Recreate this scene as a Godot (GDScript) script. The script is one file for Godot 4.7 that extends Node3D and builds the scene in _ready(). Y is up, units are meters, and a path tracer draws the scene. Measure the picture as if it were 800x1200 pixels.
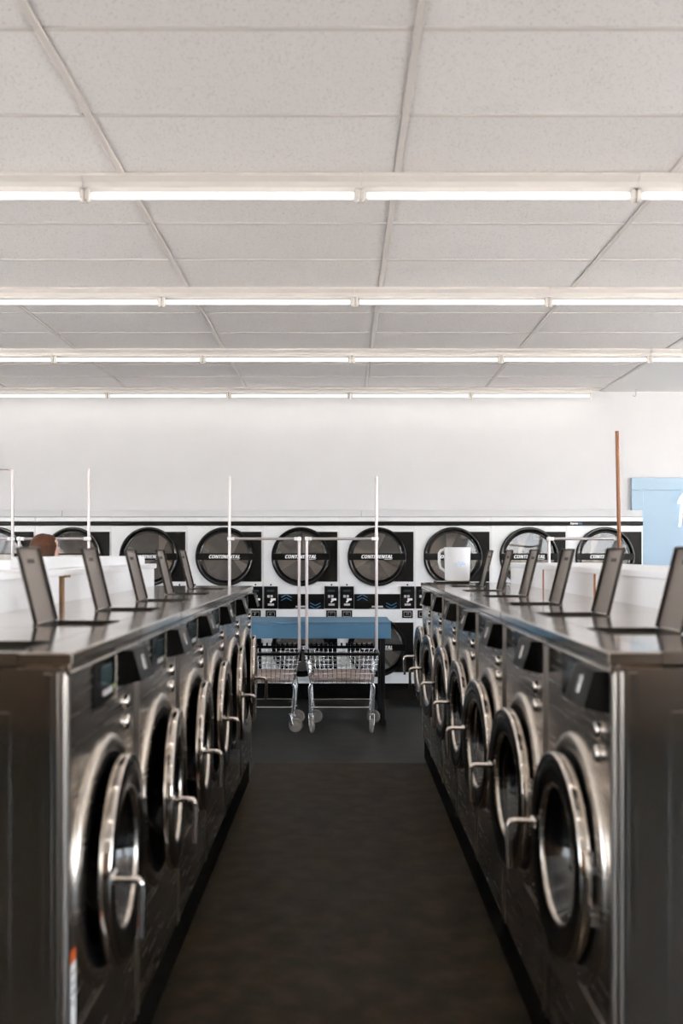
extends Node3D
# A coin laundry seen down the aisle between two rows of front-loading washers.
# Camera stands at the origin, 1.5 m up, looking along -Z; "depth" d means z = -d.

const CEIL := 3.165          # underside of the ceiling grid
const AISLE := 0.594         # half width of the aisle (washer fronts)
const TOP := 1.285           # washer tops
const PLINTH := 0.16
const PITCH := 0.714
const FRONT_D := 9.90        # plane of the dryer fronts
const WALL_D := 10.0

var M := {}
var used := {}
var tubes: Array = []


# ---------------------------------------------------------------- geometry
class G:
	var v := PackedVector3Array()
	var n := PackedVector3Array()

	func tri(a: Vector3, b: Vector3, c: Vector3, na: Vector3, nb: Vector3, nc: Vector3) -> void:
		if (b - a).cross(c - a).dot(na + nb + nc) > 0.0:
			v.append_array([a, c, b])
			n.append_array([na, nc, nb])
		else:
			v.append_array([a, b, c])
			n.append_array([na, nb, nc])

	func flat(a: Vector3, b: Vector3, c: Vector3, out: Vector3) -> void:
		tri(a, b, c, out, out, out)

	func quad(a: Vector3, b: Vector3, c: Vector3, d: Vector3, out: Vector3) -> void:
		flat(a, b, c, out)
		flat(a, c, d, out)

	func box(c: Vector3, s: Vector3, bevel := 0.0, t := Transform3D.IDENTITY) -> void:
		var h := s * 0.5
		var b: float = minf(bevel, minf(h.x, minf(h.y, h.z)) * 0.9)
		for ax in 3:
			var u := (ax + 1) % 3
			var w := (ax + 2) % 3
			for sg in [-1.0, 1.0]:
				var p := []
				for q in [[-1.0, -1.0], [1.0, -1.0], [1.0, 1.0], [-1.0, 1.0]]:
					var k := Vector3.ZERO
					k[ax] = sg * h[ax]
					k[u] = q[0] * (h[u] - b)
					k[w] = q[1] * (h[w] - b)
					p.append(t * (c + k))
				var nn := Vector3.ZERO
				nn[ax] = sg
				quad(p[0], p[1], p[2], p[3], (t.basis * nn).normalized())
			if b > 0.0:
				for su in [-1.0, 1.0]:
					for sw in [-1.0, 1.0]:
						var e := []
						for q in [[-1.0, 0], [1.0, 0], [1.0, 1], [-1.0, 1]]:
							var k := Vector3.ZERO
							k[ax] = q[0] * (h[ax] - b)
							k[u] = su * (h[u] - (b if q[1] == 0 else 0.0))
							k[w] = sw * (h[w] - (0.0 if q[1] == 0 else b))
							e.append(t * (c + k))
						var en := Vector3.ZERO
						en[u] = su
						en[w] = sw
						quad(e[0], e[1], e[2], e[3], (t.basis * en).normalized())
		if b > 0.0:
			for sx in [-1.0, 1.0]:
				for sy in [-1.0, 1.0]:
					for sz in [-1.0, 1.0]:
						var sgn := Vector3(sx, sy, sz)
						flat(t * (c + sgn * Vector3(h.x, h.y - b, h.z - b)), t * (c + sgn * Vector3(h.x - b, h.y, h.z - b)), t * (c + sgn * Vector3(h.x - b, h.y - b, h.z)), (t.basis * sgn).normalized())

	# box given by its lowest and highest corners
	func span(x0: float, y0: float, z0: float, x1: float, y1: float, z1: float, bevel := 0.0) -> void:
		box(Vector3((x0 + x1) / 2, (y0 + y1) / 2, (z0 + z1) / 2), Vector3(absf(x1 - x0), absf(y1 - y0), absf(z1 - z0)), bevel)

	func tube(pts: Array, r: float, seg := 10, closed := false) -> void:
		var rings := []
		var cnt := pts.size()
		var up := Vector3(0.13, 0.97, 0.21)
		for i in cnt:
			var prev: Vector3 = pts[(i - 1 + cnt) % cnt] if (i > 0 or closed) else pts[i]
			var nxt: Vector3 = pts[(i + 1) % cnt] if (i < cnt - 1 or closed) else pts[i]
			var dir := (nxt - prev).normalized()
			var a := dir.cross(up)
			if a.length() < 0.15:
				a = dir.cross(Vector3(0.97, 0.13, 0.21))
			a = a.normalized()
			if i > 0:
				var last: Vector3 = rings[i - 1][0][1]
				a = (last - dir * last.dot(dir)).normalized()
			var bb := dir.cross(a).normalized()
			var ring := []
			for k in seg:
				var th := TAU * k / seg
				var nn := a * cos(th) + bb * sin(th)
				ring.append([pts[i] + nn * r, nn])
			rings.append(ring)
		for i in (cnt if closed else cnt - 1):
			var r0: Array = rings[i]
			var r1: Array = rings[(i + 1) % cnt]
			for k in seg:
				var k2 := (k + 1) % seg
				tri(r0[k][0], r1[k][0], r1[k2][0], r0[k][1], r1[k][1], r1[k2][1])
				tri(r0[k][0], r1[k2][0], r0[k2][0], r0[k][1], r1[k2][1], r0[k2][1])
		if not closed:
			for end in [0, cnt - 1]:
				var other: int = 1 if end == 0 else cnt - 2
				var dd: Vector3 = ((pts[end] as Vector3) - (pts[other] as Vector3)).normalized()
				for k in range(1, seg - 1):
					flat(rings[end][0][0], rings[end][k][0], rings[end][k + 1][0], dd)

	func rod(a: Vector3, b: Vector3, r: float, seg := 10) -> void:
		tube([a, b], r, seg)

	# profile of Vector2(radius, z), turned about the z axis of t; the outside lies to the right of the profile's run
	func lathe(profile: Array, seg := 48, t := Transform3D.IDENTITY, flip := false, crease := 0.6) -> void:
		var cnt := profile.size()
		var ns := []
		for i in cnt - 1:
			var d: Vector2 = (profile[i + 1] - profile[i]).normalized()
			ns.append(Vector2(d.y, -d.x) * (-1.0 if flip else 1.0))
		for i in cnt - 1:
			var n0: Vector2 = ns[i]
			var n1: Vector2 = ns[i]
			if i > 0 and (ns[i - 1] as Vector2).dot(ns[i]) > crease:
				n0 = (ns[i - 1] + ns[i]).normalized()
			if i < cnt - 2 and (ns[i + 1] as Vector2).dot(ns[i]) > crease:
				n1 = (ns[i + 1] + ns[i]).normalized()
			var p0: Vector2 = profile[i]
			var p1: Vector2 = profile[i + 1]
			for k in seg:
				var c0 := Vector2.from_angle(TAU * k / seg)
				var c1 := Vector2.from_angle(TAU * (k + 1) / seg)
				var a := t * Vector3(p0.x * c0.x, p0.x * c0.y, p0.y)
				var b := t * Vector3(p0.x * c1.x, p0.x * c1.y, p0.y)
				var c := t * Vector3(p1.x * c1.x, p1.x * c1.y, p1.y)
				var d := t * Vector3(p1.x * c0.x, p1.x * c0.y, p1.y)
				var na := (t.basis * Vector3(n0.x * c0.x, n0.x * c0.y, n0.y)).normalized()
				var nb := (t.basis * Vector3(n0.x * c1.x, n0.x * c1.y, n0.y)).normalized()
				var nc := (t.basis * Vector3(n1.x * c1.x, n1.x * c1.y, n1.y)).normalized()
				var nd := (t.basis * Vector3(n1.x * c0.x, n1.x * c0.y, n1.y)).normalized()
				if p0.x > 1e-5:
					tri(a, b, c, na, nb, nc)
				if p1.x > 1e-5:
					tri(a, c, d, na, nc, nd)

	# flat outline in x, y pushed out from z0 to z1
	func prism(poly: PackedVector2Array, z0: float, z1: float, t := Transform3D.IDENTITY) -> void:
		var ids := Geometry2D.triangulate_polygon(poly)
		for k in range(0, ids.size(), 3):
			for z in [z0, z1]:
				var out := (t.basis * Vector3(0, 0, -1.0 if z == z0 else 1.0)).normalized()
				flat(t * Vector3(poly[ids[k]].x, poly[ids[k]].y, z), t * Vector3(poly[ids[k + 1]].x, poly[ids[k + 1]].y, z), t * Vector3(poly[ids[k + 2]].x, poly[ids[k + 2]].y, z), out)
		var cw := 1.0 if Geometry2D.is_polygon_clockwise(poly) else -1.0
		for i in poly.size():
			var a := poly[i]
			var b := poly[(i + 1) % poly.size()]
			var e := (b - a).normalized()
			var nn := (t.basis * (Vector3(-e.y, e.x, 0) * cw)).normalized()
			quad(t * Vector3(a.x, a.y, z0), t * Vector3(b.x, b.y, z0), t * Vector3(b.x, b.y, z1), t * Vector3(a.x, a.y, z1), nn)

	# sheet with a round hole, front at z1
	func holed(x0: float, y0: float, x1: float, y1: float, cx: float, cy: float, r: float, z0: float, z1: float) -> void:
		var angs := []
		for k in 64:
			angs.append(TAU * k / 64)
		for c in [Vector2(x0, y0), Vector2(x1, y0), Vector2(x1, y1), Vector2(x0, y1)]:
			angs.append(fposmod((c - Vector2(cx, cy)).angle(), TAU))
		angs.sort()
		var inner := []
		var outer := []
		for a in angs:
			var d := Vector2.from_angle(a)
			var s := 1e9
			if d.x > 1e-6: s = minf(s, (x1 - cx) / d.x)
			if d.x < -1e-6: s = minf(s, (x0 - cx) / d.x)
			if d.y > 1e-6: s = minf(s, (y1 - cy) / d.y)
			if d.y < -1e-6: s = minf(s, (y0 - cy) / d.y)
			inner.append(Vector2(cx, cy) + d * r)
			outer.append(Vector2(cx, cy) + d * s)
		for i in angs.size():
			var j := (i + 1) % angs.size()
			var a: Vector2 = inner[i]
			var b: Vector2 = inner[j]
			var c: Vector2 = outer[j]
			var d: Vector2 = outer[i]
			quad(Vector3(a.x, a.y, z1), Vector3(b.x, b.y, z1), Vector3(c.x, c.y, z1), Vector3(d.x, d.y, z1), Vector3(0, 0, 1))
			quad(Vector3(a.x, a.y, z0), Vector3(b.x, b.y, z0), Vector3(c.x, c.y, z0), Vector3(d.x, d.y, z0), Vector3(0, 0, -1))
			var mid := (Vector2(cx, cy) - (a + b) * 0.5).normalized()
			quad(Vector3(a.x, a.y, z0), Vector3(b.x, b.y, z0), Vector3(b.x, b.y, z1), Vector3(a.x, a.y, z1), Vector3(mid.x, mid.y, 0))
			var e := (c - d).normalized()
			var on := Vector3(e.y, -e.x, 0)
			if on.dot(Vector3(c.x - cx, c.y - cy, 0)) < 0: on = -on
			quad(Vector3(d.x, d.y, z0), Vector3(c.x, c.y, z0), Vector3(c.x, c.y, z1), Vector3(d.x, d.y, z1), on)

	func mesh() -> ArrayMesh:
		var arr := []
		arr.resize(Mesh.ARRAY_MAX)
		arr[Mesh.ARRAY_VERTEX] = v
		arr[Mesh.ARRAY_NORMAL] = n
		var am := ArrayMesh.new()
		am.add_surface_from_arrays(Mesh.PRIMITIVE_TRIANGLES, arr)
		return am


# ---------------------------------------------------------------- nodes
func numbered(called: String) -> String:
	var k: int = used.get(called, 0)
	used[called] = k + 1
	return called if k == 0 else "%s_%03d" % [called, k]


func tag(o: Node3D, label: String, category: String, group := "", kind := "") -> Node3D:
	if label: o.set_meta("label", label)
	if category: o.set_meta("category", category)
	if group: o.set_meta("group", group)
	if kind: o.set_meta("kind", kind)
	return o


func thing(called: String, at: Vector3, turn: float, label: String, category: String, group := "") -> Node3D:
	var o := Node3D.new()
	o.name = numbered(called)
	add_child(o)
	o.position = at
	o.rotation.y = turn
	return tag(o, label, category, group)


func put(g, called: String, m: Material, parent: Node3D = null, at := Vector3.ZERO) -> MeshInstance3D:
	var o := MeshInstance3D.new()
	o.mesh = g.mesh() if g is G else g
	o.material_override = null
	for s in o.mesh.get_surface_count():
		o.set_surface_override_material(s, m)
	o.position = at
	if parent:
		o.name = called
		parent.add_child(o, true)
	else:
		o.name = numbered(called)
		add_child(o)
	return o


func structure(g, called: String, m: Material) -> MeshInstance3D:
	var o := put(g, called, m)
	o.set_meta("kind", "structure")
	return o


func copy_of(src: Node3D, at: Vector3, turn: float, label: String) -> Node3D:
	var c: Node3D = src.duplicate()
	var base := String(src.name)
	c.name = numbered(base)
	add_child(c)
	c.position = at
	c.rotation.y = turn
	c.set_meta("label", label)
	return c


# ---------------------------------------------------------------- materials
func mat(key: String, c: Color, rough := 0.5, metal := 0.0, spec := 0.5) -> StandardMaterial3D:
	var m := StandardMaterial3D.new()
	m.resource_name = key
	m.albedo_color = c
	m.roughness = rough
	m.metallic = metal
	m.metallic_specular = spec
	M[key] = m
	return m


func world_map(m: StandardMaterial3D, scale: Vector3) -> void:
	m.uv1_triplanar = true
	m.uv1_world_triplanar = true
	m.uv1_scale = scale


# grey image of layered noise about 1.0, never far from it
func mottle(size: int, freq: float, amount: float, sd: int, tint := Vector3.ONE) -> ImageTexture:
	var f := FastNoiseLite.new()
	f.seed = sd
	f.frequency = freq
	f.fractal_octaves = 4
	var fine := RandomNumberGenerator.new()
	fine.seed = sd + 7
	var im := f.get_seamless_image(size, size)
	var res := Image.create(size, size, true, Image.FORMAT_RGB8)
	for y in size:
		for x in size:
			var k := 1.0 - amount + amount * im.get_pixel(x, y).r - fine.randf() * amount * 0.25
			res.set_pixel(x, y, Color(k * tint.x, k * tint.y, k * tint.z))
	res.generate_mipmaps()
	return ImageTexture.create_from_image(res)


# fissured mineral-fibre face: many small worm holes and pin holes
func fissures(size: int, sd: int, base: float, pit: float, blur: bool) -> ImageTexture:
	var r := RandomNumberGenerator.new()
	r.seed = sd
	var im := Image.create(size, size, true, Image.FORMAT_RGB8)
	im.fill(Color(base, base, base))
	for k in int(size * size * 0.0085):
		var x := r.randf() * size
		var y := r.randf() * size
		var a := r.randf() * TAU
		var deep := base - (base - pit) * r.randf_range(0.35, 1.0)
		for s in r.randi_range(1, 6):
			im.set_pixel(posmod(int(x), size), posmod(int(y), size), Color(deep, deep, deep))
			a += r.randf_range(-0.7, 0.7)
			x += cos(a) * 0.9
			y += sin(a) * 0.9
	im.generate_mipmaps()
	return ImageTexture.create_from_image(im)


func brushed(size: int, sd: int, lo: float, hi: float) -> ImageTexture:
	var r := RandomNumberGenerator.new()
	r.seed = sd
	var im := Image.create(size, size, true, Image.FORMAT_RGB8)
	for y in size:
		var row := r.randf()
		var x := 0
		while x < size:
			var run := r.randi_range(20, 90)
			var k := lerpf(lo, hi, clampf(row * 0.6 + r.randf() * 0.5, 0, 1))
			im.fill_rect(Rect2i(x, y, run, 1), Color(k, k, k))
			x += run
	im.generate_mipmaps()
	return ImageTexture.create_from_image(im)


func materials() -> void:
	var m: StandardMaterial3D
	m = mat("wall paint", Color(0.800, 0.794, 0.796), 0.75)
	m.albedo_texture = mottle(256, 0.02, 0.015, 3)
	world_map(m, Vector3.ONE * 0.4)
	mat("drywall", Color(0.93, 0.915, 0.905), 0.8)
	var pits := fissures(512, 11, 1.0, 0.56, false)
	var relief := fissures(512, 11, 1.0, 0.0, false)
	for k in 3:
		m = mat("ceiling tile %d" % k, [Color(0.950, 0.924, 0.912), Color(0.935, 0.909, 0.897), Color(0.960, 0.936, 0.924)][k], 0.95, 0.0, 0.2)
		m.albedo_texture = pits
		m.heightmap_enabled = true
		m.heightmap_texture = relief
		m.heightmap_scale = 0.08
		world_map(m, Vector3.ONE * 1.45)
		m.uv1_offset = Vector3(k * 0.37, 0, k * 0.21)
	mat("grid bar", Color(0.83, 0.80, 0.78), 0.45, 0.0, 0.4)
	m = mat("floor vinyl", Color(0.160, 0.160, 0.150), 0.42, 0.0, 0.16)
	m.albedo_texture = mottle(512, 0.012, 0.35, 21)
	world_map(m, Vector3.ONE * 0.9)
	m = mat("aisle vinyl", Color(0.205, 0.172, 0.132), 0.6, 0.0, 0.16)
	m.albedo_texture = mottle(512, 0.014, 0.4, 22)
	world_map(m, Vector3.ONE * 0.8)
	mat("rubber base", Color(0.035, 0.032, 0.028), 0.7, 0.0, 0.15)
	# one stainless sheet metal for the whole washer, only its finish differs
	var stainless := Color(0.78, 0.75, 0.715)
	m = mat("steel", stainless, 0.17, 1.0)
	m.roughness = 1.0
	m.roughness_texture = brushed(256, 31, 0.17, 0.29)
	m.uv1_triplanar = true
	m.uv1_scale = Vector3(1.6, 1.6, 1.6)
	m = mat("steel top", stainless, 0.16, 1.0)
	m.roughness = 1.0
	m.roughness_texture = brushed(256, 32, 0.08, 0.15)
	m.uv1_triplanar = true
	m.uv1_scale = Vector3(1.6, 1.6, 1.6)
	mat("steel side", stainless, 0.12, 1.0)
	mat("corner steel", stainless, 0.28, 1.0)
	mat("steel lid", Color(0.52, 0.485, 0.46), 0.42, 1.0)
	mat("lid edge", Color(0.17, 0.145, 0.125), 0.5, 0.6)
	mat("chrome", Color(0.86, 0.83, 0.80), 0.07, 1.0)
	mat("cart chrome", Color(0.88, 0.87, 0.86), 0.22, 1.0)
	mat("post metal", Color(0.70, 0.665, 0.66), 0.35, 0.6)
	mat("rust", Color(0.42, 0.27, 0.18), 0.75, 0.2)
	mat("black plastic", Color(0.045, 0.042, 0.038), 0.35, 0.0, 0.2)
	mat("black gloss", Color(0.040, 0.038, 0.036), 0.16, 0.0, 0.4)
	mat("gasket", Color(0.045, 0.042, 0.040), 0.6, 0.0, 0.25)
	mat("enamel", Color(0.90, 0.895, 0.89), 0.28)
	mat("seam", Color(0.10, 0.10, 0.10), 0.7, 0.0, 0.2)
	m = mat("drum", Color(0.47, 0.41, 0.35), 0.42, 0.75)
	mat("drum rib", Color(0.74, 0.67, 0.60), 0.4, 0.6)
	m = mat("door glass", Color(0.75, 0.75, 0.74, 0.12), 0.03)
	m.transparency = BaseMaterial3D.TRANSPARENCY_ALPHA
	m = mat("washer glass", Color(0.03, 0.03, 0.03, 0.86), 0.03)
	m.transparency = BaseMaterial3D.TRANSPARENCY_ALPHA
	m = mat("window glass", Color(0.9, 0.95, 0.95, 0.05), 0.02)
	m.transparency = BaseMaterial3D.TRANSPARENCY_ALPHA
	mat("white print", Color(0.93, 0.92, 0.91), 0.5)
	mat("meter print", Color(0.72, 0.70, 0.70), 0.5)
	mat("blue print", Color(0.26, 0.45, 0.60), 0.4)
	mat("display", Color(0.20, 0.26, 0.27), 0.15)
	mat("orange print", Color(0.70, 0.30, 0.10), 0.5)
	mat("table blue", Color(0.275, 0.435, 0.545), 0.45)
	mat("table frame", Color(0.05, 0.048, 0.045), 0.5, 0.0, 0.3)
	mat("partition white", Color(0.96, 0.955, 0.955), 0.4)
	m = mat("wood post", Color(0.66, 0.50, 0.34), 0.6)
	m.albedo_texture = mottle(128, 0.05, 0.3, 41)
	world_map(m, Vector3(6, 1.5, 6))
	mat("wood strip", Color(0.62, 0.38, 0.17), 0.6)
	mat("carton grey", Color(0.72, 0.70, 0.67), 0.8)
	mat("sky blue paint", Color(0.545, 0.630, 0.695), 0.5)
	m = mat("jug plastic", Color(0.93, 0.93, 0.935), 0.3)
	m.backlight_enabled = true
	m.backlight = Color(0.5, 0.5, 0.5)
	mat("jug print", Color(0.74, 0.80, 0.88), 0.5)
	mat("wheel rubber", Color(0.47, 0.44, 0.41), 0.6)
	mat("liner", Color(0.66, 0.58, 0.55), 0.7)
	mat("skin", Color(0.86, 0.69, 0.60), 0.55)
	M["skin"].subsurf_scatter_enabled = true
	M["skin"].subsurf_scatter_strength = 0.15
	m = mat("auburn hair", Color(0.31, 0.165, 0.068), 0.5, 0.0, 0.3)
	m.albedo_texture = mottle(128, 0.06, 0.45, 51)
	m.uv1_triplanar = true
	m.uv1_scale = Vector3(9, 1.2, 9)
	mat("knit top", Color(0.30, 0.31, 0.33), 0.9)
	mat("denim", Color(0.16, 0.20, 0.28), 0.9)
	mat("shoe canvas", Color(0.75, 0.74, 0.72), 0.8)
	mat("eye white", Color(0.9, 0.9, 0.88), 0.2)
	mat("lips", Color(0.66, 0.38, 0.35), 0.5)
	mat("housing paint", Color(0.79, 0.765, 0.745), 0.5)
	mat("dark slot", Color(0.20, 0.17, 0.15), 0.8)
	mat("tan panelling", Color(0.40, 0.33, 0.27), 0.6, 0.0, 0.3)
	mat("brown panelling", Color(0.19, 0.15, 0.11), 0.6, 0.0, 0.3)
	mat("pavement", Color(0.66, 0.65, 0.63), 0.9)
	mat("aluminium", Color(0.55, 0.55, 0.55), 0.4, 0.8)
	m = mat("tube glow", Color(1, 1, 1), 0.4)
	m.emission_enabled = true
	m.emission = Color(1.0, 0.985, 0.965)
	m.emission_energy_multiplier = 1.25
	m = mat("neon glow", Color(1, 1, 1), 0.4)
	m.emission_enabled = true
	m.emission = Color(0.93, 0.97, 1.0)
	m.emission_energy_multiplier = 1.6
	m = mat("led green", Color(0.34, 0.42, 0.10), 0.4)


# lettering as flat relief; slant leans it to the right
func lettering(text: String, height: float, width: float, slant: float, depth := 0.002) -> ArrayMesh:
	var f := SystemFont.new()
	f.font_names = PackedStringArray(["Droid Sans"])
	f.font_weight = 700
	var tm := TextMesh.new()
	tm.font = f
	tm.text = text
	tm.font_size = 64
	tm.pixel_size = 0.001
	tm.depth = 0.01
	var arr := tm.get_mesh_arrays()
	var box := tm.get_aabb()
	var vs: PackedVector3Array = arr[Mesh.ARRAY_VERTEX]
	for i in vs.size():
		var p := vs[i] - box.position - box.size * 0.5
		p.x *= width / box.size.x
		p.y *= height / box.size.y
		p.z *= depth / 0.01
		p.x += p.y * slant
		vs[i] = p
	# bold face: the outline laid twice, a stroke apart
	var ids = arr[Mesh.ARRAY_INDEX]
	var ns: PackedVector3Array = arr[Mesh.ARRAY_NORMAL]
	var g := G.new()
	for off in [-0.035 * height, 0.035 * height]:
		for i in (ids.size() if ids != null else vs.size()):
			var q: int = ids[i] if ids != null else i
			g.v.append(vs[q] + Vector3(off, 0, off * 0.001))
			g.n.append(ns[q])
	return g.mesh()


# ---------------------------------------------------------------- scene
func _ready() -> void:
	var cam := Camera3D.new()
	cam.name = "camera"
	add_child(cam)
	var at := CameraAttributesPhysical.new()
	at.frustum_focal_length = 35.0
	at.frustum_focus_distance = 9.6
	at.frustum_near = 0.05
	at.frustum_far = 200.0
	at.exposure_aperture = 2.6
	at.exposure_multiplier = 1.0
	cam.attributes = at
	cam.set_frustum(0.05 * 1200.0 / 1138.0, Vector2(0.0, 0.05 * 48.0 / 1138.0), 0.05, 200.0)
	cam.position = Vector3(0, 1.5, 0)
	cam.current = true

	var we := WorldEnvironment.new()
	we.name = "daylight"
	var env := Environment.new()
	env.background_mode = Environment.BG_SKY
	var sky := Sky.new()
	var sm := ProceduralSkyMaterial.new()
	sm.sky_top_color = Color(0.72, 0.80, 0.90)
	sm.sky_horizon_color = Color(0.93, 0.94, 0.95)
	sm.ground_horizon_color = Color(0.72, 0.70, 0.68)
	sm.ground_bottom_color = Color(0.60, 0.58, 0.56)
	sky.sky_material = sm
	env.sky = sky
	env.background_energy_multiplier = 11.0
	env.tonemap_mode = Environment.TONE_MAPPER_LINEAR
	env.tonemap_exposure = 1.27
	env.sdfgi_enabled = true
	env.ssao_enabled = true
	env.ssil_enabled = true
	we.environment = env
	add_child(we)

	# high sun from behind the shop: lights the street outside, which throws light up through the windows
	var sun := DirectionalLight3D.new()
	sun.name = "sun"
	sun.light_color = Color(1.0, 0.985, 0.97)
	sun.light_energy = 125.0
	sun.light_angular_distance = 0.6
	sun.shadow_enabled = true
	sun.sky_mode = DirectionalLight3D.SKY_MODE_LIGHT_ONLY
	add_child(sun)
	sun.rotation = Vector3(deg_to_rad(-58), deg_to_rad(180), 0)

	materials()
	room()
	ceiling_grid()
	strip_lights()
	dryers()
	washers()
	partitions()
	table()
	carts()
	wall_things()
	jug()
	person()


func room() -> void:
	var g := G.new()
	g.span(-7.2, -0.2, -10.3, 7.2, 0.0, 4.2)
	var fl := structure(g, "floor", M["floor vinyl"])
	g = G.new()
	g.span(-0.62, 0.0, -6.93, 0.62, 0.002, 4.0)
	put(g, "vinyl_runner", M["aisle vinyl"], fl)
	g = G.new()
	g.span(-7.2, 1.866, -10.2, 7.2, CEIL + 0.3, -WALL_D)
	g.span(3.077, 0, -10.2, 7.2, 1.866, -WALL_D)
	g.span(-7.2, 0, -10.2, -4.675, 1.866, -WALL_D)
	structure(g, "wall_back", M["wall paint"])
	# service space behind the dryers
	g = G.new()
	g.span(-7.2, 0, -11.2, 7.2, CEIL + 0.3, -11.0)
	g.span(-7.2, 0, -11.0, -7.0, CEIL + 0.3, -10.2)
	g.span(7.0, 0, -11.0, 7.2, CEIL + 0.3, -10.2)
	g.span(-7.2, CEIL + 0.1, -11.0, 7.2, CEIL + 0.3, -10.2)
	g.span(-7.2, -0.2, -11.2, 7.2, 0.0, -10.3)
	structure(g, "wall_service", M["drywall"])
	# street fronts with shop windows: both sides, and the right end of the wall behind the camera
	var lo := 0.75
	var hi := 3.0
	g = G.new()
	for s in [-1.0, 1.0]:
		var side: String = "left" if s < 0 else "right"
		g = G.new()
		g.span(s * 7.0, hi, -10.0, s * 7.2, CEIL + 0.3, 4.2)
		g.span(s * 7.0, lo, -10.0, s * 7.2, hi, -9.0 if s > 0 else -6.9)
		g.span(s * 7.0, lo, 3.6, s * 7.2, hi, 4.2)
		structure(g, "wall_" + side, M["wall paint"])
		g = G.new()
		g.span(s * 7.0, 0, -10.0, s * 7.2, lo, 4.2)
		structure(g, "wall_%s_knee" % side, M["brown panelling"])
	g = G.new()
	g = G.new()
	g.span(-7.0, hi, 4.0, 7.0, CEIL + 0.3, 4.2)
	g.span(-7.0, lo, 4.0, 3.4, hi, 4.2)
	structure(g, "wall_street", M["tan panelling"])
	g = G.new()
	g.span(-7.0, 0, 4.0, 7.0, lo, 4.2)
	structure(g, "wall_street_knee", M["brown panelling"])
	var panes := []
	for k in 6:
		panes.append(Transform3D(Basis(Vector3.UP, -PI / 2), Vector3(7.06, 0, -9.0 + k * 2.1)))
	for k in 5:
		panes.append(Transform3D(Basis(Vector3.UP, PI / 2), Vector3(-7.06, 0, -6.9 + (k + 1) * 2.1)))
	for k in 2:
		panes.append(Transform3D(Basis(Vector3.UP, PI), Vector3(3.4 + (k + 1) * 1.8, 0, 4.06)))
	for k in panes.size():
		var w := 2.1 if k < 11 else 1.8
		g = G.new()
		var t: Transform3D = panes[k]
		for e in [[0.0, lo, 0.05, hi], [w - 0.05, lo, w, hi], [0.05, lo, w - 0.05, lo + 0.06], [0.05, hi - 0.06, w - 0.05, hi]]:
			g.box(Vector3((e[0] + e[2]) / 2, (e[1] + e[3]) / 2, -0.04), Vector3(e[2] - e[0], e[3] - e[1], 0.08), 0.004, t)
		var fr := structure(g, "window_%d" % (k + 1), M["aluminium"])
		g = G.new()
		g.quad(t * Vector3(0.05, lo + 0.06, -0.04), t * Vector3(w - 0.05, lo + 0.06, -0.04), t * Vector3(w - 0.05, hi - 0.06, -0.04), t * Vector3(0.05, hi - 0.06, -0.04), t.basis * Vector3(0, 0, 1))
		put(g, "pane", M["window glass"], fr)
	g = G.new()
	g.span(-30, -0.25, 4.2, 30, -0.05, 30)
	g.span(7.2, -0.25, -30, 30, -0.05, 4.2)
	g.span(-30, -0.25, -30, -7.2, -0.05, 4.2)
	structure(g, "pavement", M["pavement"])


func ceiling_grid() -> void:
	var g := G.new()
	g.span(-7.2, CEIL + 0.06, -10.2, 7.2, CEIL + 0.26, 4.2)
	var c := structure(g, "ceiling", M["drywall"])
	var edge := 2.66
	# plain board to the right of the grid
	g = G.new()
	g.span(edge + 0.012, CEIL - 0.004, -10.0, 7.0, CEIL + 0.06, 4.0)
	put(g, "plain_board", M["drywall"], c)
	g = G.new()
	g.span(-7.0, CEIL, -1.2, edge - 0.012, CEIL + 0.06, 4.0)
	put(g, "plain_board", M["drywall"], c)
	var pw := 1.208
	var rows := []
	var d := 1.26
	while d < 9.95:
		rows.append(d)
		d += 0.61
	var cols := []
	for k in 6:
		cols.append(edge - k * pw)
	# hanging bars first, then the tiles that lie on them
	for x in cols:
		g = G.new()
		g.span(x - 0.013, CEIL - 0.002, -9.99, x + 0.013, CEIL + 0.012, -1.2, 0.002)
		g.span(x - 0.002, CEIL + 0.012, -9.99, x + 0.002, CEIL + 0.05, -1.2)
		put(g, "main_bar", M["grid bar"], c)
	g = G.new()
	g.span(-0.5 * pw + 0.0135, 0, -0.012, 0.5 * pw - 0.0135, 0.009, 0.012, 0.002)
	var cross := g.mesh()
	g = G.new()
	g.box(Vector3(0, 0.009, 0), Vector3(pw - 0.03, 0.016, 0.61 - 0.027), 0.002)
	var tile := g.mesh()
	g = G.new()
	g.box(Vector3(0, 0.009, 0), Vector3(pw - 0.03, 0.016, 0.165), 0.002)
	var part_tile := g.mesh()
	var rng := RandomNumberGenerator.new()
	rng.seed = 5
	for k in 5:
		var xc: float = cols[k] - pw / 2
		for i in rows.size():
			var zc: float = rows[i]
			put(cross, "cross_bar", M["grid bar"], c, Vector3(xc, CEIL, -zc))
			var tm: Material = M["ceiling tile %d" % rng.randi_range(0, 2)]
			if zc + 0.61 < 9.95:
				put(tile, "tile", tm, c, Vector3(xc, CEIL + 0.0012 + rng.randf() * 0.0012, -zc - 0.305))
			else:
				put(part_tile, "tile", tm, c, Vector3(xc, CEIL + 0.0012, -zc - 0.1))
	# the far left of the room, out of the picture
	g = G.new()
	g.span(-7.0, CEIL, -10.0, cols[5] - 0.014, CEIL + 0.06, -1.2)
	put(g, "plain_board", M["drywall"], c)


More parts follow.
